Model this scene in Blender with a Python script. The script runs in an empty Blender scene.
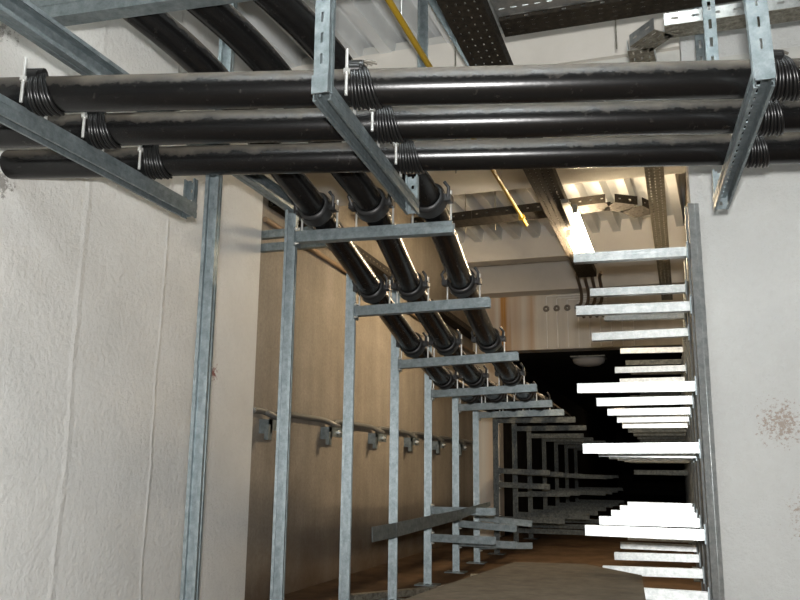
import bpy, math, random
from mathutils import Vector as V, Matrix, noise
random.seed(4)
R = math.radians
scn = bpy.context.scene
col = scn.collection

# ---------------------------------------------------------------- camera
cam_data = bpy.data.cameras.new('camera'); cam_data.lens = 36.9; cam_data.sensor_width = 36
cam_data.clip_start = .02
cam = bpy.data.objects.new('camera', cam_data); col.objects.link(cam)
th, pt, ro = R(18.5), R(11.7), R(.6)
fw = V((-math.sin(th)*math.cos(pt), math.cos(th)*math.cos(pt), math.sin(pt)))
r0 = V((math.cos(th), math.sin(th), 0)); u0 = r0.cross(fw)
rr = r0*math.cos(ro)+u0*math.sin(ro); uu = u0*math.cos(ro)-r0*math.sin(ro)
m = Matrix((rr, uu, -fw)).transposed().to_4x4(); m.translation = V((0, 0, .6))
cam.matrix_world = m
scn.camera = cam

# ---------------------------------------------------------------- light
w = bpy.data.worlds.new('world'); scn.world = w; w.use_nodes = True
w.node_tree.nodes['Background'].inputs[0].default_value = (.6, .66, .75, 1)
w.node_tree.nodes['Background'].inputs[1].default_value = .02
def area(name, loc, rot, sx, sy, power, color):
    l = bpy.data.lights.new(name, 'AREA'); l.shape = 'RECTANGLE'; l.size = sx; l.size_y = sy
    l.energy = power; l.color = color
    o = bpy.data.objects.new(name, l); o.location = loc; o.rotation_euler = rot; col.objects.link(o)
    return o
# the photographer's flash, just above and beside the lens
fl = area('camera_flash', (0.02, -.04, .68), (0, 0, 0), .06, .04, 84, (1, .985, .97))
fl.rotation_euler = (R(104), 0, R(15))
# unseen fill lights added over the near chamber: one down, one up onto the deck
area('chamber_fill_down', (-.4, .9, 2.27), (0, 0, R(10)), 1.2, .15, 9, (.95, .98, 1))
area('chamber_fill_up', (-.4, 1.0, 2.29), (math.pi, 0, R(10)), 1.2, .15, 75, (.93, .98, 1))
scn.view_settings.view_transform = 'Standard'; scn.view_settings.look = 'None'
scn.view_settings.exposure = 0; scn.view_settings.gamma = 1

# ---------------------------------------------------------------- materials
def mat(name, color, rough=.6, metal=0, fn=None, spec=.5):
    ma = bpy.data.materials.new(name); ma.use_nodes = True
    nt = ma.node_tree; b = nt.nodes['Principled BSDF']
    b.inputs['Base Color'].default_value = (*color, 1); b.inputs['Roughness'].default_value = rough
    b.inputs['Metallic'].default_value = metal; b.inputs['Specular IOR Level'].default_value = spec
    if fn: fn(nt, b)
    return ma
def nd(nt, t, **k):
    n = nt.nodes.new(t)
    for a, v in k.items(): setattr(n, a, v)
    return n
def coords(nt, scale=(1, 1, 1)):
    g = nd(nt, 'ShaderNodeNewGeometry'); mp = nd(nt, 'ShaderNodeMapping'); mp.inputs['Scale'].default_value = scale
    nt.links.new(g.outputs['Position'], mp.inputs[0]); return mp.outputs[0]
def nz(nt, sc, co, detail=4, rough=.6):
    n = nd(nt, 'ShaderNodeTexNoise'); n.inputs['Scale'].default_value = sc; n.inputs['Detail'].default_value = detail
    n.inputs['Roughness'].default_value = rough; nt.links.new(co, n.inputs['Vector']); return n.outputs['Fac']
def ramp(nt, src, stops):
    r = nd(nt, 'ShaderNodeValToRGB'); e = r.color_ramp.elements
    e[0].position, e[0].color = stops[0][0], (*stops[0][1], 1); e[1].position, e[1].color = stops[-1][0], (*stops[-1][1], 1)
    for p, c in stops[1:-1]:
        x = e.new(p); x.color = (*c, 1)
    nt.links.new(src, r.inputs[0]); return r.outputs[0]
def bump(nt, b, src, st, dist=.01):
    n = nd(nt, 'ShaderNodeBump'); n.inputs['Strength'].default_value = st; n.inputs['Distance'].default_value = dist
    nt.links.new(src, n.inputs['Height']); nt.links.new(n.outputs[0], b.inputs['Normal'])
def mixc(nt, fac, a, b_, mode='MIX'):
    n = nd(nt, 'ShaderNodeMix', data_type='RGBA', blend_type=mode)
    for s, i in ((fac, 0), (a, 6), (b_, 7)):
        if isinstance(s, (int, float)): n.inputs[i].default_value = s
        elif isinstance(s, tuple): n.inputs[i].default_value = (*s, 1)
        else: nt.links.new(s, n.inputs[i])
    return n.outputs[2]
def mth(nt, op, a, b_=0, clamp=False):
    n = nd(nt, 'ShaderNodeMath', operation=op, use_clamp=clamp)
    for i, s in enumerate((a, b_)):
        if isinstance(s, (int, float)): n.inputs[i].default_value = s
        else: nt.links.new(s, n.inputs[i])
    return n.outputs[0]
def gal(c0, c1, sc=26, r0_=.36, r1=.6):
    def f(nt, b):
        co = coords(nt)
        n = nz(nt, sc, co, 6, .75)
        nt.links.new(ramp(nt, n, [(.35, c0), (.65, c1)]), b.inputs['Base Color'])
        n2 = nz(nt, 60, co, 3)
        mr = nd(nt, 'ShaderNodeMapRange'); mr.inputs[3].default_value = r0_; mr.inputs[4].default_value = r1
        nt.links.new(n2, mr.inputs[0]); nt.links.new(mr.outputs[0], b.inputs['Roughness'])
        bump(nt, b, n2, .15, .002)
    return f
M = {}
M['galv'] = mat('galvanised_steel', (.5, .55, .57), metal=.72, fn=gal((.145, .18, .19), (.27, .31, .32), 34))
M['galv_lit'] = mat('lit_galvanised_steel', (.7, .72, .72), metal=.8, fn=gal((.36, .39, .39), (.58, .60, .59), 40, .24, .42))  # brighter copy of galv, glare of the light put into its colour
M['galv_dull'] = mat('dull_galvanised_steel', (.3, .3, .27), metal=.7, fn=gal((.13, .12, .09), (.34, .33, .28), 50, .4, .65))
M['galv_shaded'] = mat('shade_darkened_galvanised_steel', (.3, .33, .33), metal=.75, fn=gal((.035, .04, .04), (.12, .13, .125), 50, .5, .7))  # darker copy of galv, fading light along the tunnel put into its colour
M['tray_shaded'] = mat('shade_darkened_tray_steel', (.06, .05, .035), metal=.1, spec=.25, fn=gal((.005, .004, .0025), (.03, .024, .016), 70, .6, .85))  # galvanised trays with their shade put into the colour
M['zinc'] = mat('zinc_bolt', (.75, .75, .72), .35, .8)
def cable_fn(off, amt, nb_=1.2):
  def f(nt, b):
    co = coords(nt)
    g = nd(nt, 'ShaderNodeNewGeometry'); sx = nd(nt, 'ShaderNodeSeparateXYZ'); nt.links.new(g.outputs['Normal'], sx.inputs[0])
    n = nz(nt, 14, co, 8, .8); n2 = nz(nt, 45, co, 5, .8)
    up = mth(nt, 'MULTIPLY_ADD', sx.outputs[2], 2.0); nt.nodes[-1].inputs[2].default_value = off
    up = mth(nt, 'ADD', up, mth(nt, 'MULTIPLY', mth(nt, 'SUBTRACT', n, .5), 3.4))
    up = mth(nt, 'MULTIPLY', up, nb_, True)
    sm = mth(nt, 'MULTIPLY', mth(nt, 'SUBTRACT', n2, .58), 1.4, True)
    dust = mth(nt, 'MAXIMUM', up, mth(nt, 'MULTIPLY', sm, .6), True)
    nt.links.new(mixc(nt, dust, (.0045, .0045, .0045), amt), b.inputs['Base Color'])
    mr = nd(nt, 'ShaderNodeMapRange'); mr.inputs[3].default_value = .24; mr.inputs[4].default_value = .9
    nt.links.new(dust, mr.inputs[0]); nt.links.new(mr.outputs[0], b.inputs['Roughness'])
    bump(nt, b, n2, .12, .003)
  return f
M['cable'] = mat('dusty_black_sheath', (.01, .01, .01), .35, fn=cable_fn(-.06, (.105, .09, .07), .55), spec=.4)
M['cable_clean'] = mat('black_sheath', (.01, .01, .01), .35, fn=cable_fn(-.5, (.10, .085, .068)), spec=.4)
M['rubber'] = mat('black_rubber', (.012, .012, .012), .45)
M['wire'] = mat('black_binding_wire', (.006, .006, .006), .32)
M['tail'] = mat('taped_wire_ends', (.12, .11, .09), .6)
def plaster_fn(creases, spots, base0=(.59, .59, .565), base1=(.67, .67, .645), axis=0):
    def f(nt, b):
        co = coords(nt)
        n = nz(nt, 2.2, co, 5); c = ramp(nt, n, [(.35, base0), (.65, base1)])
        f1 = nz(nt, 48, co, 6, .7)
        c = mixc(nt, mth(nt, 'MULTIPLY', mth(nt, 'SUBTRACT', f1, .45), .8, True), c, (.50, .495, .465))
        g = nd(nt, 'ShaderNodeNewGeometry'); s = nd(nt, 'ShaderNodeSeparateXYZ'); nt.links.new(g.outputs['Position'], s.inputs[0])
        h = mth(nt, 'MULTIPLY', f1, .8)
        wob = mth(nt, 'MULTIPLY', mth(nt, 'SUBTRACT', nz(nt, 3, co), .5), .05)
        xx = mth(nt, 'ADD', s.outputs[axis], wob)
        for cx, wd in creases:
            d = mth(nt, 'ABSOLUTE', mth(nt, 'SUBTRACT', xx, cx))
            k = mth(nt, 'SUBTRACT', 1, mth(nt, 'DIVIDE', d, wd), True)
            h = mth(nt, 'ADD', h, mth(nt, 'MULTIPLY', mth(nt, 'MULTIPLY', k, nz(nt, 14, co, 5, .8)), .8))
        for (sx_, sz_, rad, colr, amt) in spots:
            dx = mth(nt, 'SUBTRACT', s.outputs[axis], sx_); dz = mth(nt, 'SUBTRACT', s.outputs[2], sz_)
            d = mth(nt, 'SQRT', mth(nt, 'ADD', mth(nt, 'MULTIPLY', dx, dx), mth(nt, 'MULTIPLY', dz, dz)))
            k = mth(nt, 'SUBTRACT', 1, mth(nt, 'DIVIDE', d, rad), True)
            q = mth(nt, 'ADD', mth(nt, 'MULTIPLY', k, 1.0), mth(nt, 'MULTIPLY', mth(nt, 'SUBTRACT', nz(nt, amt, co, 6, .8), .5), 4))
            q = mth(nt, 'MULTIPLY', mth(nt, 'SUBTRACT', q, .62), 5, True)
            q = mth(nt, 'MULTIPLY', q, mth(nt, 'MULTIPLY', k, 8, True))
            c = mixc(nt, mth(nt, 'MULTIPLY', q, .85), c, colr)
        nt.links.new(c, b.inputs['Base Color']); bump(nt, b, h, .8, .012)
    return f
M['plaster_left'] = mat('rough_pale_plaster_left', (.6, .6, .55), .9, fn=plaster_fn([(2.16, .02), (2.615, .012)], [(3.01, .99, .075, (.20, .04, .03), 45), (1.70, 1.84, .14, (.22, .21, .19), 9), (1.79, 1.415, .10, (.22, .21, .19), 12)], axis=1), spec=.2)
M['plaster_right'] = mat('rough_pale_plaster_right', (.6, .6, .57), .9, fn=plaster_fn([(.9, .02)], [(.36, .78, .13, (.36, .29, .24), 70), (.45, .45, .15, (.36, .28, .22), 70)], (.58, .59, .575), (.64, .65, .63)), spec=.2)
def streaky(c0, c1, c2, zs=.35, low_brown=False):
    def f(nt, b):
        co = coords(nt, (4, 4, zs)); n = mth(nt, 'ADD', mth(nt, 'MULTIPLY', nz(nt, 1.6, co, 6, .65), .45), mth(nt, 'MULTIPLY', nz(nt, 2.4, coords(nt), 6, .75), .55))
        c = ramp(nt, n, [(.36, c0), (.5, c1), (.64, c2)])
        f1 = nz(nt, 60, coords(nt), 5, .8)
        c = mixc(nt, .35, c, ramp(nt, f1, [(.3, (.25, .25, .25)), (.7, (.75, .75, .75))]), 'OVERLAY')
        if low_brown:   # darker brown towards the floor, with a ragged edge
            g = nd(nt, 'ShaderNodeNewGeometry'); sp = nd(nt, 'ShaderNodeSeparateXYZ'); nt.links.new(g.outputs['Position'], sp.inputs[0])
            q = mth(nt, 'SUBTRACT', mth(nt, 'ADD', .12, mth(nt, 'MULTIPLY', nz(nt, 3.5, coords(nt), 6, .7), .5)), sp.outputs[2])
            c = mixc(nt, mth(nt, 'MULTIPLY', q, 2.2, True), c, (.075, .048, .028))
        nt.links.new(c, b.inputs['Base Color']); bump(nt, b, f1, .3, .006)
    return f
M['brown_wall'] = mat('stained_brown_concrete', (.4, .33, .24), .9, fn=streaky((.165, .142, .115), (.215, .19, .155), (.265, .238, .20), low_brown=True), spec=.2)
def rust_wall(nt, b):
    co = coords(nt, (7, 7, .3)); n = nz(nt, 1.5, co, 6)
    g = nd(nt, 'ShaderNodeNewGeometry'); s = nd(nt, 'ShaderNodeSeparateXYZ'); nt.links.new(g.outputs['Position'], s.inputs[0])
    c = ramp(nt, n, [(.3, (.58, .56, .51)), (.7, (.72, .69, .63))])
    wx = mth(nt, 'ADD', s.outputs[0], mth(nt, 'MULTIPLY', mth(nt, 'SUBTRACT', n, .5), .18))
    for cx, wd, a in ((-1.53, .06, 1.0), (-1.43, .10, .4), (-1.27, .07, .55), (-1.66, .08, .4)):
        d = mth(nt, 'ABSOLUTE', mth(nt, 'SUBTRACT', wx, cx)); k = mth(nt, 'SUBTRACT', 1, mth(nt, 'DIVIDE', d, wd), True)
        c = mixc(nt, mth(nt, 'MULTIPLY', k, a), c, (.46, .23, .06))
    nt.links.new(c, b.inputs['Base Color']); bump(nt, b, nz(nt, 60, coords(nt)), .2, .005)
M['rust_wall'] = mat('rust_streaked_concrete', (.5, .45, .38), .9, fn=rust_wall, spec=.2)
def speck(c0, c1, sc=8, bs=.2):
    def f(nt, b):
        co = coords(nt); n = nz(nt, sc, co, 6, .7)
        nt.links.new(ramp(nt, n, [(.3, c0), (.7, c1)]), b.inputs['Base Color']); bump(nt, b, nz(nt, sc*6, co, 5, .7), bs, .004)
    return f
M['beam'] = mat('cream_painted_beam', (.6, .55, .48), .8, fn=speck((.62, .59, .53), (.70, .67, .61), 3, .1), spec=.25)
M['lintel'] = mat('grey_concrete_lintel', (.45, .45, .42), .9, fn=speck((.48, .48, .45), (.60, .60, .56), 4), spec=.2)
M['deck'] = mat('white_coated_deck', (.6, .62, .62), .5, fn=speck((.66, .68, .67), (.78, .80, .80), 2.5, .03), spec=.4)
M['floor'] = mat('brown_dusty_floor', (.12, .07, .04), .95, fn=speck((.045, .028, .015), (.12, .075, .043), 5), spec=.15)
M['shaded_concrete'] = mat('shade_darkened_concrete', (.03, .027, .024), .95, fn=speck((.016, .014, .012), (.04, .035, .03), 5), spec=.1)  # grey concrete, the unlit tunnel's darkness put into its colour
def slabf(nt, b):
    co = coords(nt); n = nz(nt, 12, co, 6, .7)
    wv = nd(nt, 'ShaderNodeTexWave'); wv.inputs['Scale'].default_value = 12; wv.inputs['Distortion'].default_value = 2.5; wv.bands_direction = 'Y'
    nt.links.new(co, wv.inputs['Vector'])
    c = ramp(nt, n, [(.3, (.07, .058, .042)), (.7, (.14, .115, .085))])
    c = mixc(nt, .35, c, ramp(nt, wv.outputs['Fac'], [(0, (.3, .3, .3)), (1, (.65, .65, .65))]), 'OVERLAY')
    nt.links.new(c, b.inputs['Base Color']); bump(nt, b, wv.outputs['Fac'], .25, .005)
M['slab'] = mat('ribbed_concrete_slab', (.35, .3, .23), .9, fn=slabf, spec=.2)
M['yellow'] = mat('yellow_conduit', (.38, .24, .012), .5)
M['bar'] = mat('grey_earthing_tube', (.16, .16, .15), .5, .5)
M['white_plastic'] = mat('white_plastic_conduit', (.85, .84, .8), .5)
M['grey_ring'] = mat('grey_putty', (.22, .2, .17), .8)
M['brown_cable'] = mat('brown_dusty_cable', (.16, .12, .085), .8)
M['rusty'] = mat('rusty_brown_tube', (.22, .15, .09), .7, .2)
M['housing'] = mat('grey_lamp_housing', (.09, .088, .08), .6)
def emis(name, c, s):
    ma = mat(name, (.9, .9, .9), .4); b = ma.node_tree.nodes['Principled BSDF']
    b.inputs['Emission Color'].default_value = (*c, 1); b.inputs['Emission Strength'].default_value = s
    return ma
M['tube'] = emis('glowing_tube', (1, .77, .50), 250)
M['bulb'] = emis('glowing_bulkhead_glass', (1, .78, .5), 3)
M['glass_off'] = mat('unlit_bulkhead_glass', (.45, .43, .4), .3)

# ---------------------------------------------------------------- mesh helpers
class MB:
    def __init__(s): s.v = []; s.f = []; s.smooth = []
    def add(s, vs, fs, sm=False):
        o = len(s.v); s.v += [V(x) for x in vs]; s.f += [[i+o for i in q] for q in fs]; s.smooth += [sm]*len(fs)
    def box(s, a, b): s.obox(V((0, 0, 0)), V((1, 0, 0)), V((0, 1, 0)), V((0, 0, 1)), (a[0], b[0]), (a[1], b[1]), (a[2], b[2])); return s
    def obox(s, o, ax, ay, az, rx, ry, rz):
        vs = [o+ax*x+ay*y+az*z for x in rx for y in ry for z in rz]
        s.add(vs, [(0, 1, 3, 2), (4, 6, 7, 5), (0, 4, 5, 1), (2, 3, 7, 6), (0, 2, 6, 4), (1, 5, 7, 3)]); return s
    def tube(s, pts, r, n=16, caps=True, sm=True):
        pts = [V(p) for p in pts]; rings = []; ref = None
        for i, p in enumerate(pts):
            t = (pts[min(i+1, len(pts)-1)]-pts[max(i-1, 0)]).normalized()
            if ref is None:
                ref = V((0, 0, 1)) if abs(t.z) < .9 else V((1, 0, 0))
            ref = (ref-t*ref.dot(t)).normalized(); b = t.cross(ref)
            rad = r[i] if isinstance(r, (list, tuple)) else r
            rings.append([p+(ref*math.cos(2*math.pi*k/n)+b*math.sin(2*math.pi*k/n))*rad for k in range(n)])
        vs = [q for g in rings for q in g]; fs = []
        for i in range(len(pts)-1):
            for k in range(n): fs.append((i*n+k, i*n+(k+1) % n, (i+1)*n+(k+1) % n, (i+1)*n+k))
        s.add(vs, fs, sm)
        if caps:
            s.add(rings[0], [list(range(n))[::-1]]); s.add(rings[-1], [list(range(n))])
        return s
    def build(s, name, material, parent=None, origin=(0, 0, 0)):
        org = V(origin) if parent is None else V(parent['_o'])
        me = bpy.data.meshes.new(name); me.from_pydata([tuple(v-org) for v in s.v], [], s.f); me.materials.append(M[material])
        for p, k in zip(me.polygons, s.smooth): p.use_smooth = k
        me.update()
        import bmesh
        bm = bmesh.new(); bm.from_mesh(me); bmesh.ops.recalc_face_normals(bm, faces=bm.faces); bm.to_mesh(me); bm.free()
        o = bpy.data.objects.new(name, me); col.objects.link(o)
        o['_o'] = tuple(org)
        if parent is not None: o.parent = parent
        else: o.location = org
        return o
def tag(o, label, cat, group=None, kind=None):
    o['label'] = label; o['category'] = cat
    if group: o['group'] = group
    if kind: o['kind'] = kind
    return o
def thing(name, loc, label, cat, group=None):
    o = bpy.data.objects.new(name, None); o.empty_display_size = .1; col.objects.link(o); o.location = loc; o['_o'] = tuple(loc)
    return tag(o, label, cat, group)
def struct(name, mb, m_):
    o = mb.build(name, m_); o['kind'] = 'structure'; return o
def spline(pts, k=6):
    pts = [V(p) for p in pts]; P = [pts[0]*2-pts[1]]+pts+[pts[-1]*2-pts[-2]]; out = []
    for i in range(1, len(P)-2):
        for j in range(k):
            t = j/k; a, b, c, d = P[i-1:i+3]
            out.append(.5*((2*b)+(c-a)*t+(2*a-5*b+4*c-d)*t*t+(3*b-a-3*c+d)*t**3))
    out.append(pts[-1]); return out
def plate(mb, p0, p1, side, nrm, wd, t, rows=(), sl=.03, sw=.008, pitch=.05):
    """flat strip from p0 to p1 with rows of real slots"""
    p0, p1 = V(p0), V(p1); ax = (p1-p0); L = ax.length; ax.normalize()
    side = V(side); side = (side-ax*side.dot(ax)).normalized(); nrm = V(nrm); nrm = (nrm-ax*nrm.dot(ax)-side*nrm.dot(side)).normalized()
    y = -wd/2
    for r_ in rows:
        mb.obox(p0, ax, side, nrm, (0, L), (y, r_-sw/2), (-t/2, t/2)); y = r_+sw/2
        x = 0; s0 = (pitch-sl)/2
        while x < L:
            mb.obox(p0, ax, side, nrm, (x, min(x+s0, L)), (r_-sw/2, y), (-t/2, t/2))
            if x+s0+sl < L: mb.obox(p0, ax, side, nrm, (x+s0+sl, min(x+pitch, L)), (r_-sw/2, y), (-t/2, t/2))
            x += pitch
    mb.obox(p0, ax, side, nrm, (0, L), (y, wd/2), (-t/2, t/2))
def chan(mb, p0, p1, openv, w_=.041, d=.041, t=.003, lip=.007, slots=None, sides=None):
    """strut channel: web at the back, two flanges with lips towards openv"""
    p0, p1 = V(p0), V(p1); ax = p1-p0; L = ax.length; ax.normalize()
    o = V(openv); o = (o-ax*o.dot(ax)).normalized(); s = ax.cross(o)
    if slots: plate(mb, p0-o*(d/2-t/2), p1-o*(d/2-t/2), s, o, w_, t, (0,), *slots)
    else: mb.obox(p0, ax, s, o, (0, L), (-w_/2, w_/2), (-d/2, -d/2+t))
    for k in (-1, 1):
        ya, yb = (w_/2-t, w_/2) if k > 0 else (-w_/2, -w_/2+t)
        # flange with a shallow pressed groove
        mb.obox(p0, ax, s, o, (0, L), (ya, yb), (-d/2+t, -d*.12))
        g = -.0015*k
        mb.obox(p0, ax, s, o, (0, L), (ya+g, yb+g), (-d*.12, d*.12))
        mb.obox(p0, ax, s, o, (0, L), (ya, yb), (d*.12, d/2-t))
        ya, yb = (w_/2-lip-t, w_/2) if k > 0 else (-w_/2, -w_/2+lip+t)
        mb.obox(p0, ax, s, o, (0, L), (ya, yb), (d/2-t, d/2))
    return mb
def bolt(mb, c, n, r=.009, h=.01):
    c = V(c); n = V(n).normalized(); mb.tube([c, c+n*h], r, 6, True, False); mb.tube([c+n*h, c+n*(h+.01)], r*.5, 8, True, True)

# ---------------------------------------------------------------- the setting
FL = -1.85
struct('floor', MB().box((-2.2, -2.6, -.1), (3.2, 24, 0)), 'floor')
struct('wall_left', MB().box((-2.1, -2.6, 0), (-1.83, 3.37, 2.66)), 'plaster_left')
struct('wall_right', MB().box((.102, 3.24, 0), (3.2, 3.6, 2.66)), 'plaster_right')
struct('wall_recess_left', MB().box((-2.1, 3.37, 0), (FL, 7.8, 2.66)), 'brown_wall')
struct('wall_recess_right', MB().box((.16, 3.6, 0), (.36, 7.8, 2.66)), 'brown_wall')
struct('wall_near_right', MB().box((3.2, -2.6, 0), (3.3, 3.6, 2.66)), 'plaster_right')
struct('wall_behind_viewer', MB().box((-2.1, -2.7, 0), (3.3, -2.6, 2.66)), 'plaster_right')
b = MB().box((-1.99, 7.8, 1.74), (.36, 8.0, 2.66)); b.box((-1.99, 7.8, 0), (-1.6, 8.0, 1.74)); struct('wall_far', b, 'rust_wall')
struct('ceiling_tunnel', MB().box((-1.9, 8.0, 1.74), (.6, 24, 1.9)), 'shaded_concrete')
struct('wall_tunnel_left', MB().box((-1.9, 8.0, 0), (-1.6, 24, 1.74)), 'shaded_concrete')
struct('wall_tunnel_right', MB().box((.16, 7.8, 0), (.4, 24, 1.74)), 'shaded_concrete')
struct('wall_tunnel_end', MB().box((-1.9, 24, 0), (.6, 24.1, 1.9)), 'shaded_concrete')
# corrugated deck: trapezoid ribs, slightly turned against the tunnel
mb = MB(); ang = R(-3); dx, dy = V((math.cos(ang), math.sin(ang), 0)), V((-math.sin(ang), math.cos(ang), 0))
prof = []; pitch = .165; x = -2.9
while x < 4.4:
    prof += [(x, 2.54), (x+.06, 2.54), (x+.075, 2.64), (x+.15, 2.64)]; x += pitch
vs = []; fs = []
for j, yy in enumerate((-3.2, 8.4)):
    for (px, pz) in prof: vs.append(dx*px+dy*yy+V((0, 0, pz)))
n = len(prof)
for i in range(n-1): fs.append((i, i+1, n+i+1, n+i))
mb.add(vs, fs)
struct('ceiling', mb, 'deck')
struct('ceiling_slab', MB().box((-2.2, -2.8, 2.66), (3.4, 8.2, 2.76)), 'lintel')
struct('trim_1', MB().box((-2.0, 3.40, 2.1), (3.2, 4.22, 2.60)), 'lintel')
struct('trim_2', MB().box((FL, 3.371, 2.36), (.14, 3.40, 2.545)), 'beam')
b = MB().box((FL-.05, 6.72, 2.36), (.16, 6.86, 2.65)); b.box((FL, 6.70, 2.36), (.16, 6.72, 2.372)); struct('trim_3', b, 'beam')
struct('trim_4', MB().box((FL, 7.58, 2.27), (.16, 7.8, 2.65)), 'beam')
struct('trim_5', MB().box((.2, 3.2, 1.98), (1.8, 3.24, 2.2)), 'lintel')

# raised ribbed walkway slab
mb = MB(); top = [(-.85, .9), (-.08, .9), (-.105, 2.5), (-.14, 3.10), (-.36, 3.38), (-.63, 3.34), (-.72, 2.5)]
vs = [V((a, b_, z)) for z in (0, .25) for a, b_ in top]; k = len(top)
mb.add(vs, [list(range(k))[::-1], list(range(k, 2*k))]+[(i, (i+1) % k, k+(i+1) % k, k+i) for i in range(k)])
tag(mb.build('duct_cover_slab', 'slab', origin=(-.6, 3.5, 0)), 'low ribbed concrete cover slab lying along the middle of the tunnel floor', 'slab')

ORD = ['first', 'second', 'third', 'fourth', 'fifth', 'sixth', 'seventh', 'eighth', 'ninth', 'tenth', 'eleventh', 'twelfth', 'thirteenth', 'fourteenth', 'fifteenth']

# ---------------------------------------------------------------- left rack
# y, post top, list of (arm z at post, arm z at tip, tip x)
left_rows = [
    (2.08, 1.525, []),
    (2.62, 1.53, [(1.425, 1.413, -.685)]),
    (3.22, 1.45, [(1.262, 1.27, -.69)]),
    (3.82, 1.50, [(1.108, 1.13, -.687)]),
    (4.40, 1.35, [(1.014, 1.037, -.695), (.388, .388, -.93), (.245, .241, -.93)]),
    (5.00, 1.10, [(.983, 1.0, -.70), (.285, .265, -.93), (.175, .172, -.93)]),
    (5.55, 1.08, [(.972, .985, -.70), (.29, .263, -.93), (.11, .125, -.93)]),
    (6.20, 1.02, [(.975, .975, -.70), (.60, .59, -.9), (.50, .489, -.9), (.25, .25, -.8)]),
    (6.97, 1.0, [(.95, .955, -.70), (.59, .575, -.9), (.41, .42, -.85), (.25, .24, -.7), (.12, .12, -.75)]),
    (7.70, .99, [(.92, .92, -.80), (.58, .56, -.8), (.40, .41, -.85), (.24, .24, -.7), (.12, .12, -.75)]),
    (8.60, .98, [(.92, .92, -.80), (.56, .55, -.7), (.40, .39, -.7), (.24, .24, -.7), (.12, .12, -.75)]),
    (9.50, .97, [(.92, .92, -.75), (.55, .54, -.75), (.40, .38, -.7), (.24, .24, -.7)]),
    (10.4, .95, [(.90, .90, -.72), (.55, .54, -.75), (.38, .38, -.7), (.22, .22, -.7)]),
    (11.4, .95, [(.90, .90, -.72), (.55, .54, -.75), (.38, .38, -.7), (.22, .22, -.7)]),
]
what = ['bare, against the pale plaster', 'by the plaster edge, holding the nearest arm', 'carrying the second cable arm', 'crossed low down by the loose strip',
        'with two low arms', 'just behind the loose strip end', 'with paired low arms', 'short, at the recess corner', 'just before the dark portal', 'in the portal mouth',
        'inside the dark tunnel', 'deep in the dark tunnel', 'near the end of the visible row', 'farthest of the row']
for i, (y, top, arms) in enumerate(left_rows):
    pm = 'galv' if i < 7 else 'galv_shaded'
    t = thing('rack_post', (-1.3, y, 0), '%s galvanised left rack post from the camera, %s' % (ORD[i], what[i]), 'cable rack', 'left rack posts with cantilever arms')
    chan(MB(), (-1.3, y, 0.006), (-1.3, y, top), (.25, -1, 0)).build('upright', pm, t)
    fb = MB().box((-1.36, y-.05, 0.0), (-1.24, y+.05, .006)); fb.build('foot_plate', pm, t)
    for j, (z0, z1, xt) in enumerate(arms):
        p0 = (-1.276, y-.004, z0); p1 = (xt, y-.004, z1)
        a = chan(MB(), p0, p1, (0, 0, 1), w_=.038, d=.038 if j else .041, lip=.006)
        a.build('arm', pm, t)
        if i < 8:
            pl = MB().box((-1.2775, y-.03, z0-.035), (-1.2725, y+.026, z0+.035)); pl.build('arm_plate', pm, t)
            for dz in (-.027, .027):
                bl = MB(); bolt(bl, (-1.273, y-.024, z0+dz), (1, 0, 0), .006, .006); bl.build('bolt', 'zinc', t)

# rail on the post heads
r = chan(MB(), (-1.302, .75, 1.559), (-1.302, 2.9, 1.559), (1, 0, -.12), w_=.056, d=.045)
tag(r.build('head_rail', 'galv', origin=(-1.302, .75, 1.559)), 'long galvanised channel rail running away over the left posts beside the plastered wall', 'rail')
r = chan(MB(), (-1.30, 2.11, 1.59), (-1.30, 2.11, 2.54), (.25, -1, 0))
tag(r.build('rail_hanger', 'galv', origin=(-1.3, 2.11, 2.54)), 'short upright channel behind the sloping cables, holding the long rail to the ceiling', 'hanger')

# cross arm at the top left, hung from the deck, that carries the sloping cables
t = thing('hanging_arm', (-1.62, 1.62, 1.82), 'galvanised cross arm at top left above the long rail, under the sloping cables', 'bracket')
chan(MB(), (-1.63, 1.625, 1.815), (-.62, 1.70, 1.815), (0, 0, 1), w_=.05, d=.06).build('arm', 'galv', t)
chan(MB(), (-1.66, 1.65, 1.79), (-1.66, 1.65, 2.54), (0, -1, 0), slots=(.03, .01, .06)).build('hanger', 'galv', t)
chan(MB(), (-.60, 1.73, 1.79), (-.60, 1.73, 2.54), (0, -1, 0), slots=(.03, .01, .06)).build('hanger', 'galv', t)

# short wall channels by the plaster edge
for z, lb in ((1.70, 'upper of two short channels fixed to the brown wall by the plaster edge'), (1.635, 'lower of two short channels fixed to the brown wall by the plaster edge')):
    o = chan(MB(), (-1.848, 3.40, z), (-1.46, 3.40, z), (0, 0, 1), w_=.03, d=.038)
    tag(o.build('wall_channel', 'galv', origin=(-1.848, 3.4, z)), lb, 'channel', 'short wall channels')

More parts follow.
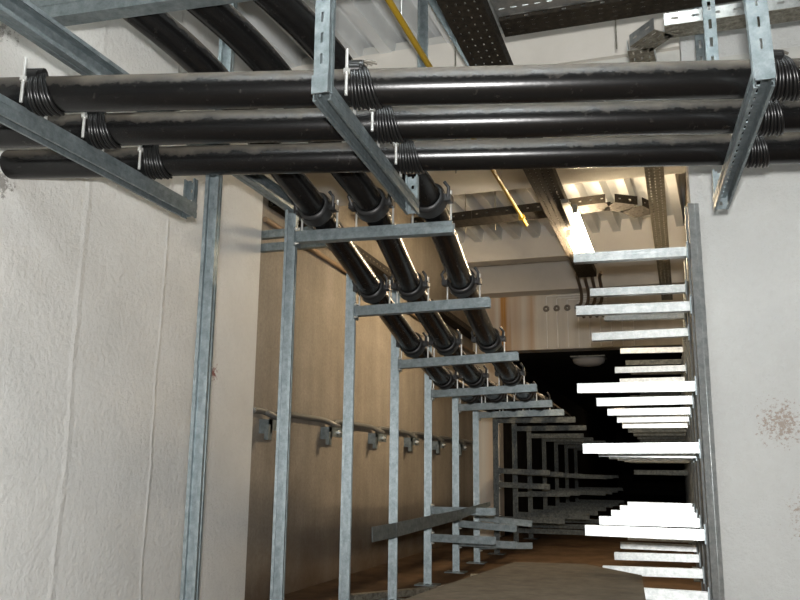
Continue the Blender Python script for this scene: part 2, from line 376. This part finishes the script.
# earthing tube on wall brackets along the brown wall
t = thing('earthing_tube', (-1.80, 3.4, .86), 'grey steel tube running along the brown wall behind the left posts, on small brackets', 'pipe')
ys = [3.375, 3.60, 4.31, 5.05, 5.78, 6.50, 7.22, 7.75]
for a, b_ in zip(ys[:-1], ys[1:]):
    pts = spline([(-1.831, a, .862 if a < 3.5 else .845), (-1.831, a+.06, .864), (-1.831, (a+b_)/2, .864), (-1.831, b_-.12, .862), (-1.80, b_-.04, .838), (-1.80, b_, .835)], 3)
    MB().tube(pts, .015, 10).build('tube', 'bar', t)
for b_ in ys[1:-1]:
    br = MB().box((-1.80, b_-.13, .775), (-1.79, b_+.05, .825)); br.box((-1.85, b_-.13, .76), (-1.79, b_-.11, .825)); br.box((-1.81, b_-.15, .73), (-1.79, b_-.115, .80))
    br.build('bracket', 'galv', t)
    mb = MB(); bolt(mb, (-1.79, b_-.02, .80), (1, 0, 0), .012, .01); mb.build('bolt', 'zinc', t)

# loose strip across the low left arms
mb = MB(); pts = [V((-1.245, 3.42, .335)), V((-1.235, 3.9, .35)), V((-1.14, 4.35, .43)), V((-.95, 5.0, .405))]
plate(mb, (-1.237, 3.36, .332), (-1.205, 3.575, .339), (0, .05, 1), (1, 0, 0), .062, .004)
vs = []
for p, q in (((-1.205, 3.575, .339), .031), ((-1.14, 3.9, .359), .028), ((-1.07, 4.2, .38), .024), ((-.99, 4.55, .422), .012)):
    p = V(p)
    for dz in (-q, q):
        vs += [p+V((-.003, 0, dz)), p+V((.003, 0, dz))]
fs = []
for i in range(3):
    a = i*4; fs += [(a, a+2, a+6, a+4), (a+1, a+5, a+7, a+3), (a, a+4, a+5, a+1), (a+2, a+3, a+7, a+6)]
fs += [(0, 1, 3, 2), (12, 14, 15, 13)]; mb.add(vs, fs)
tag(mb.build('metal_strip', 'galv', origin=(-1.238, 3.36, .325)), 'flat bent metal strip leaning slantwise across the low part of the left posts', 'strip')
o = chan(MB(), (-1.47, 3.72, .018), (-1.12, 4.2, .018), (0, 0, -1), w_=.045, d=.03)
tag(o.build('floor_channel', 'galv_dull', origin=(-1.47, 3.72, 0)), 'dirty steel channel lying on the floor at the foot of the brown wall', 'channel')
for (a, lb) in (((-1.15, 4.75), 'small steel offcut lying on the floor past the loose strip'),):
    o = MB(); o.tube([(a[0], a[1], .014), (a[0]+.1, a[1]+.02, .014)], .014, 8)
    tag(o.build('steel_offcut', 'galv_dull', origin=(a[0], a[1], 0)), lb, 'offcut')

# ---------------------------------------------------------------- right rack
levels = [1.42, 1.21, .91, .685, .39, .18]
for k in range(14):
    y = 3.185+.66*k
    lb = '%s galvanised right rack post from the camera, bright arms pointing left' % ORD[k]
    if k == 0: lb = 'nearest right-hand galvanised rack post, tall at the edge of the pale right wall'
    t = thing('rack_post', (.1, y, 0), lb, 'cable rack', 'right rack posts with cantilever arms')
    top = 1.60 if k == 0 else 1.55
    chan(MB(), (.102, y, 0.006), (.102, y, top), (-1, -.3, 0), w_=.045).build('upright', 'galv_lit', t)
    MB().box((.05, y-.05, 0), (.15 if k else .133, y+.05, .006)).build('foot_plate', 'galv', t)
    for j, z in enumerate(levels):
        if k > 4 and j in (4, 5): continue
        if k > 5 and j == 3: z = .60
        if k in (2, 5, 9) and j == 1: continue
        xt = -.34+random.uniform(-.008, .008); dz = random.uniform(-.006, .006)
        chan(MB(), (.074, y-.002, z+dz), (xt, y-.002, z), (0, 0, 1), w_=.036, d=.036, lip=.006).build('arm', 'galv_lit' if k < 5 else 'galv_shaded', t)
        if k < 4:
            MB().box((.0745, y-.025, z-.034), (.0795, y+.02, z+.034)).build('arm_plate', 'galv', t)
# ---------------------------------------------------------------- cables
RC = .043
KS = .928   # the level cables stand a little nearer than the rail
RS = .0465
def cable(pts, label, group, r_=RC, m_='cable'):
    o = MB().tube(spline(pts, 8), r_, 28).build('power_cable', m_, origin=pts[0])
    return tag(o, label, 'cable', group)
HZ = 1.432+RC
hc = [[(-2.75, 1.26), (-1.622, 1.551), (-.612, 1.81), (.332, 2.052), (1.5, 2.35)],
      [(-2.95, 1.44), (-1.803, 1.739), (-.681, 2.019), (.36, 2.279), (1.6, 2.59)],
      [(-3.15, 1.66), (-1.95, 1.964), (-.759, 2.253), (.392, 2.533), (1.7, 2.85)]]
hc = [[(a*KS, b_*KS) for a, b_ in c] for c in hc]
for c in hc:
    c[0] = (-1.88, c[1][1]+(-1.88-c[1][0])*.257)
    if c[1][0] < c[0][0]+.05: c.pop(1)
hn = ['nearest and uppermost', 'middle', 'farthest and lowest']
for i, c in enumerate(hc):
    cable([(x_, y_, HZ) for x_, y_ in c], 'thick dusty black cable crossing the whole picture, %s of the three level ones' % hn[i], 'level cables on the hanging brackets')
def hy(i, x_):
    c = hc[i]
    for (xa, ya), (xb, yb) in zip(c[:-1], c[1:]):
        if xa <= x_ <= xb: return ya+(yb-ya)*(x_-xa)/(xb-xa)
    return c[-1][1]
sA = [(-1.62, 1.2, 2.06), (-1.42, 1.66, 1.90), (-1.285, 2.0, 1.775), (-1.215, 2.35, 1.60), (-1.177, 2.6, 1.497), (-1.191, 3.22, 1.341), (-1.198, 3.82, 1.19), (-1.20, 4.4, 1.092), (-1.2, 5.0, 1.06), (-1.2, 5.55, 1.048), (-1.2, 6.2, 1.045), (-1.2, 6.97, 1.03)]
sB = [(-1.44, 1.2, 2.06), (-1.225, 1.67, 1.90), (-1.10, 2.0, 1.785), (-1.01, 2.35, 1.60), (-.966, 2.6, 1.494), (-1.02, 3.22, 1.343), (-1.03, 3.82, 1.195), (-1.03, 4.4, 1.096), (-1.04, 5.0, 1.064), (-1.04, 5.55, 1.05), (-1.04, 6.2, 1.045), (-1.04, 6.97, 1.03)]
sC = [(-1.26, 1.2, 2.06), (-1.03, 1.68, 1.90), (-.90, 2.0, 1.785), (-.80, 2.35, 1.59), (-.757, 2.6, 1.490), (-.80, 3.22, 1.344), (-.82, 3.82, 1.2), (-.83, 4.4, 1.102), (-.86, 5.0, 1.067), (-.86, 5.55, 1.052), (-.86, 6.2, 1.045), (-.86, 6.97, 1.03)]
slopes = [sA, sB, sC]; sn = ['left one by the posts', 'middle of three', 'right one at the arm tips']
for i, c in enumerate(slopes):
    cable(c, 'black cable sloping down from top left onto the arms, %s' % sn[i], 'sloping cables on the left rack', RS, 'cable_clean')

# saddle clamps of the sloping cables
rown = ['first', 'second', 'third', 'fourth', 'fifth', 'sixth']
for ri, pi in enumerate((4, 5, 6, 7, 8, 9)):
    for ci, c in enumerate(slopes):
        p = V(c[pi]); d = (V(c[pi+1])-V(c[pi-1])).normalized()
        row = left_rows[ri+1]; fz = (p.x+1.276)/(row[2][0][2]+1.276)
        zt = row[2][0][0]+(row[2][0][1]-row[2][0][0])*fz+.0215
        t = thing('cable_clamp', (p.x, p.y, zt), 'black saddle clamp on the %s cable where it meets the %s cable arm' % (('left', 'middle', 'right')[ci], rown[ri]), 'clamp', 'clamps of the sloping cables')
        mb = MB()
        ps = p-d*.040
        mb.tube([ps-d*.029, ps-d*.027, ps+d*.027, ps+d*.029], [RS+.001, RS+.010, RS+.010, RS+.001], 24, False)
        mb.tube([ps-d*.018, ps+d*.018], RS+.015, 24, False)
        mb.build('saddle', 'rubber', t)
        for s in (-1, 1):
            mb = MB()
            q = p+V((s*(RS+.020), -.034, .012)); mb.box((q.x-.014, q.y-.02, q.z-.012), (q.x+.014, q.y+.02, q.z+.010))
            mb.tube([q+V((0, -.01, -.01)), q+V((s*.01, -.03, .03)), q+V((s*-.005, -.03, .05))], .006, 8)
            mb.build('ear', 'rubber', t)
        for s in (-1, 1):
            q = p+V((s*(RS+.022), -.004, 0)); mb = MB().tube([(q.x, q.y, zt), (q.x, q.y, q.z+.05)], .004, 8); bolt(mb, (q.x, q.y, q.z+.01), (0, 0, 1), .008, .008); mb.build('stud', 'zinc', t)

# ---------------------------------------------------------------- hanging brackets with the level cables
def bracket(x0, y0, x1, y1, lean, label, which):
    t = thing('cable_bracket', (x0*KS, y0*KS, 2.54), label, 'bracket', 'hanging brackets of the level cables')
    x0, y0, x1, y1 = x0*KS, y0*KS, x1*KS, y1*KS
    z = 1.412
    p0, p1 = V((x0, y0, z)), V((x1, y1, z))
    d = (p1-p0).normalized(); side = V((0, 0, 1)).cross(d)
    chan(MB(), p0, p1, (0, 0, -1), w_=.042, d=.046 if which == 'left' else .04, slots=(.022, .008, .04), lip=.004).build('arm', 'galv', t)
    hx = .009 if which == 'mid' else 0; h0 = V((x0+hx, y0-.012, z-.01)); chan(MB(), h0, (x0+hx+lean, y0-.012, 2.54), (0, 1, 0), w_=.035 if which == 'mid' else .042, d=.032, slots=(.024, .005, .05), lip=.003).build('hanger', 'galv', t)
    # end lip
    e = p1-d*.012; mb = MB(); chan(mb, e+V((0, 0, -.018)), e+V((0, 0, .105)), -d, w_=.04, d=.022, slots=(.012, .009, .035), lip=.003); mb.build('end_lip', 'galv', t)
    mb = MB(); mb.obox(h0+V((0, -.019, 0)), V((1, 0, 0)), V((0, 1, 0)), V((0, 0, 1)), (-.019, .019), (-.003, .001), (-.008, .035)); mb.build('weld_plate', 'galv', t)
    bp = MB().box((x0+lean-.06, y0-.07, 2.492), (x0+lean+.06, y0+.05, 2.54)); bp.build('ceiling_plate', 'galv', t)
    # wire-bound clamps
    for i in range(3):
        # crossing of arm and cable
        f = .5
        for _ in range(20):
            q = p0.lerp(p1, f); f += (hy(i, q.x)-q.y)/(p1.y-p0.y)
        q = p0.lerp(p1, f); c = V((q.x, q.y, HZ)); i2 = hc[i]
        ax = V((1, .257, 0)).normalized(); nb = V((-.257, 1, 0)).normalized()
        ct = thing('cable_clamp', (c.x, c.y, 1.433), 'wire-bound clamp holding the %s level cable on the %s hanging bracket' % (('nearest', 'middle', 'farthest')[i], which if which != 'mid' else 'middle'), 'clamp', 'clamps of the level cables')
        kx = .03
        st = c+ax*(kx)-nb*(RC*.72)
        wm = MB()
        for kk in range(7):
            s0 = kx+.002+kk*.0028; s1 = kx+.008+kk*.010; pts = []
            for a in range(0, 15):
                an = R(-52+a*17.5)      # from the stud over the front, down and under to the back
                u_ = max(0, (a-3)/11); off = s0+(s1-s0)*u_**.75
                rad = RC+.004+.002*(kk % 2)
                # angle measured from top towards the viewer
                pts.append(c+ax*off+V((0, 0, 1))*math.cos(an)*rad-nb*math.sin(an)*rad)
            wm.tube(spline(pts, 2), .0042, 6)
        wm.build('binding_wire', 'wire', ct)
        hd = MB(); hd.tube([c+ax*(kx-.012)+V((0, 0, 1))*(RC*.93)-nb*(RC*.5), c+ax*(kx+.03)+V((0, 0, 1))*(RC*.93)-nb*(RC*.5)], .017, 10)
        hd.tube([c+ax*(kx-.005)+V((0, 0, RC*.72))-nb*(RC*.8), c+ax*(kx+.022)+V((0, 0, RC*.72))-nb*(RC*.8)], .014, 10); hd.build('binding_head', 'wire', ct)
        if which != 'left':
            tl = MB()
            for kk in range(4):
                b0 = c+ax*(kx+.0+kk*.006)+V((0, 0, RC+.008))-nb*.01
                tl.tube(spline([b0-nb*.012, b0+V((0, 0, .012)), b0+V((0, 0, .016))+ax*(.012+.004*kk)+nb*.012, b0+V((0, 0, .006+.003*kk))+ax*(.024+.005*kk)+nb*.02], 3), .0035, 6)
            tl.build('wire_tail', 'tail', ct)
        s1 = c+ax*(kx-.006)-nb*(RC+.007); sm = MB().tube([(s1.x, s1.y, 1.433), (s1.x, s1.y, HZ+.072 if i == 0 else HZ+.045)], .004, 8); bolt(sm, (s1.x, s1.y, HZ+.012), (0, 0, 1), .0085, .01); sm.build('stud', 'zinc', ct)
        s1 = c+ax*kx+nb*(RC+.012); sm = MB().tube([(s1.x, s1.y, 1.433), (s1.x, s1.y, HZ+.0)], .0045, 8); bolt(sm, (s1.x, s1.y, HZ-.018), (0, 0, 1), .0085, .01); sm.build('stud', 'zinc', ct)
bracket(-1.56, 1.40, -1.565, 2.37, 0, 'galvanised hanging bracket at far left with a long plain arm under the level cables', 'left')
bracket(-.753, 1.651, -.812, 2.555, -.005, 'galvanised hanging bracket in the middle of the level cables with slotted pale hanger', 'mid')
bracket(.231, 1.882, .182, 2.80, -.03, 'galvanised hanging bracket at far right seen almost end on with its slotted inside', 'right')

# ---------------------------------------------------------------- trays, conduit and hangers under the deck
def tray(path, w_, h, label, material, rows, group='perforated trays under the deck', sl=.014, pitch=.045, name='cable_tray', sm=None):
    """path: list of points at the tray bottom"""
    t = thing(name, path[0], label, 'cable tray', group)
    for a, b_ in zip(path[:-1], path[1:]):
        a, b_ = V(a), V(b_); ax = (b_-a).normalized(); s = V((0, 0, 1)).cross(ax).normalized()
        mb = MB(); plate(mb, a, b_, s, (0, 0, 1), w_, .003, rows, sl, .0055, pitch); mb.build('bottom', material, t)
        for k in (-1, 1):
            sd = MB(); plate(sd, a+s*k*w_/2+V((0, 0, h/2)), b_+s*k*w_/2+V((0, 0, h/2)), (0, 0, 1), s, h, .003, (0,), sl, .008, pitch*1.4); sd.build('side', sm if (sm and a.y < 2.8) else material, t)
    return t
tray([(-.575, .2, 2.05), (-.575, 6.2, 2.05)], .135, .05, 'dark perforated tray running away in the middle, carrying the lit lamp', 'tray_shaded', (-.045, -.015, .015, .045))
tray([(-.50, 2.585, 2.11), (1.6, 2.585, 2.11)], .11, .014, 'dark perforated tray crossing above the cables from the middle to the right', 'tray_shaded', (-.03, .0, .03))
tray([(-.50, 2.33, 2.125), (1.6, 2.33, 2.125)], .38, .05, 'pale slotted tray at the top edge in front of the dark crossing tray', 'galv_lit', (-.15, .15), sl=.02, pitch=.04)
tray([(1.8, 2.64, 2.02), (.035, 2.61, 2.02), (-.045, 2.70, 2.02), (-.037, 2.84, 2.02), (-.03, 4.2, 2.02), (-.01, 7.1, 2.02)], .085, .042, 'bright-edged tray from the right, bending and running away beside the right posts', 'galv_dull', (-.025, 0, .025), sl=.022, pitch=.045, sm='galv_lit')
cy = [(-1.5, 4.78, 2.10), (-1.1, 4.74, 2.10), (-.6, 4.70, 2.10), (-.3, 4.66, 2.10), (-.18, 4.74, 2.10), (-.10, 4.9, 2.10)]
tray(cy, .15, .05, 'dark perforated tray crossing in front of the lit ribs with a curved right end', 'tray_shaded', (-.05, -.017, .017, .05))
tray([(-1.79, 3.45, 1.86), (-1.79, 7.7, 1.84)], .10, .05, 'slotted tray fixed along the top of the brown left wall', 'tray_shaded', (-.03, 0, .03), sl=.03)
o = MB().tube([(-1.83, 3.4, 1.78), (-1.83, 7.75, 1.72)], .014, 10)
tag(o.build('rusty_tube', 'rusty', origin=(-1.83, 3.4, 1.78)), 'thin rusty tube running beside the slotted wall tray behind the cables', 'pipe')
t = thing('yellow_conduit', (-.775, .4, 2.03), 'thin yellow conduit under the deck, running away above the cables', 'conduit')
MB().tube([(-.775, .3, 2.03), (-.775, 4.66, 2.03)], .0105, 12).build('conduit', 'yellow', t)
MB().tube([(-.775, 4.5, 2.03), (-.775, 4.52, 2.03)], .019, 12).build('coupling', 'yellow', t)
for (y, zt) in ((3.9, 2.1), (2.3, 2.54)):
    MB().tube([(-.775, y, 2.045), (-.775, y, zt)], .003, 6).build('hanger_rod', 'zinc', t)

# braced hanger in the middle
t = thing('braced_hanger', (-.875, 2.9, 2.54), 'galvanised upright hanger with a slanting brace behind the middle hanging bracket', 'hanger')
chan(MB(), (-.885, 2.9, 1.80), (-.885, 2.9, 2.54), (.3, -1, 0), w_=.042, d=.04).build('upright', 'galv', t)
chan(MB(), (-.886, 2.76, 2.54), (-.55, 2.76, 1.90), (0, -1, 0), w_=.036, d=.03).build('brace', 'galv', t)
chan(MB(), (-.88, 2.86, 1.86), (-.47, 2.74, 1.86), (0, 0, 1), w_=.04, d=.035).build('arm', 'galv', t)
mb = MB(); bolt(mb, (-.61, 2.742, 2.03), (0, -1, 0), .012, .014); mb.build('bolt', 'zinc', t)
t = thing('double_hanger', (.18, 2.95, 2.54), 'pair of slotted steel hangers beside the right hanging bracket, coming down behind the cables', 'hanger')
chan(MB(), (.165, 2.45, 1.66), (.165, 2.45, 2.54), (0, 1, 0), w_=.035, d=.03, slots=(.03, .009, .06)).build('upright', 'galv', t)
chan(MB(), (.15, 2.76, 1.7), (.15, 2.76, 2.54), (0, 1, 0), w_=.03, d=.03, slots=(.03, .009, .06)).build('upright', 'galv', t)
for i, (x_, y_, z0, lb) in enumerate(((-.77, 2.98, 1.75, 'thin hanger rod between the upright hanger and its brace'), (-.13, 2.86, 2.12, 'thin hanger rod under the crossing dark tray near the bend'), (-1.02, 4.95, 2.1, 'left thin hanger rod of the crossing tray in front of the ribs'), (-1.22, 4.97, 2.1, 'thin hanger rod of the crossing tray near the arm tip'))):
    tag(MB().tube([(x_, y_, z0), (x_, y_, 2.54)], .003, 6).build('hanger_rod', 'galv_dull', origin=(x_, y_, 2.54)), lb, 'rod', 'thin hanger rods')

# ---------------------------------------------------------------- fluorescent lamp
t = thing('fluorescent_lamp', (-.505, 4.9, 2.046), 'lit twin-tube fluorescent lamp under the middle tray, shining on the ribs', 'lamp')
mb = MB().box((-.525, 4.3, 2.026), (-.485, 5.58, 2.046)); mb.build('housing', 'housing', t)
for x_, y0 in ((-.552, 4.86), (-.458, 4.38)):
    MB().tube([(x_, y0, 2.0), (x_, 5.52, 2.0)], .014, 14).build('tube', 'tube', t)
    for y_ in (y0-.015, 5.53): MB().box((x_-.013, y_-.013, 1.985), (x_+.013, y_+.013, 2.03)).build('tube_holder', 'housing', t)
for (x_, y_, z_, lit, lb) in ((-.80, 8.45, 1.74, False, 'unlit oval bulkhead lamp on the tunnel ceiling just inside the portal'), (-.93, 15.5, 1.74, True, 'small glowing bulkhead lamp far down the dark tunnel')):
    t = thing('bulkhead_lamp', (x_, y_, z_), lb, 'lamp')
    vs = []; mb = MB(); sc = 1
    pts = [(0, .13), (.02, .13), (.05, .12), (.075, .08), (.085, .02)]
    for h, r_ in pts:
        for k in range(20): vs.append(V((x_+r_*1.25*math.cos(k*math.pi/10), y_+r_*math.sin(k*math.pi/10), z_-.012-h)))
    fs = [(i*20+k, i*20+(k+1) % 20, (i+1)*20+(k+1) % 20, (i+1)*20+k) for i in range(4) for k in range(20)]+[list(range(80, 100)), list(range(20))[::-1]]
    mb.add(vs, fs, True); mb.build('glass', 'bulb' if lit else 'glass_off', t)
    MB().box((x_-.17, y_-.14, z_-.012), (x_+.17, y_+.14, z_)).build('base', 'galv_dull', t)

# ---------------------------------------------------------------- conduits on the far wall
for i in range(9):
    x_ = -1.12+.1*i; zt = 2.245 - (.022*i if i < 6 else .1)
    tname = 'leftmost' if i == 0 else ('rightmost' if i == 8 else ORD[i]+' from the left')
    t = thing('wall_conduit', (x_, 7.79, 1.75), 'thin white conduit on the far wall over the portal, %s of nine' % tname, 'conduit', 'white conduits on the far wall')
    pts = [(x_, 7.788, 1.75), (x_, 7.788, zt)]
    if i < 6: pts += [(x_+.012, 7.788, zt+.008), (-.55, 7.788, zt+.008)]
    MB().tube(pts, .0055, 8).build('conduit', 'white_plastic', t)
    if i < 6:
        mb = MB(); mb.tube([(x_+.02*math.cos(a*math.pi/6), 7.775-.004*math.sin(a), 2.13+.02*math.sin(a*math.pi/6)) for a in range(13)], .012, 8); mb.build('cable_coil', 'grey_ring', t)
for nme, o_ in (('leftmost', 0), ('second', .06), ('third', .12), ('rightmost', .18)):
    pts = spline([(-.66+o_, 6.3, 2.10), (-.72+o_, 6.9, 2.2), (-.74+o_, 7.35, 2.18), (-.76+o_, 7.5, 2.12), (-.80+o_, 7.60, 2.08), (-.76+o_, 7.72, 2.02)], 6)
    tag(MB().tube(pts, .014, 8).build('flexible_cable', 'brown_cable', origin=pts[0]), 'brown flexible cable dropping to the far wall, %s of the bundle' % nme, 'cable', 'cable bundle at the far wall')

for o in list(bpy.data.objects):
    if '_o' in o: del o['_o']
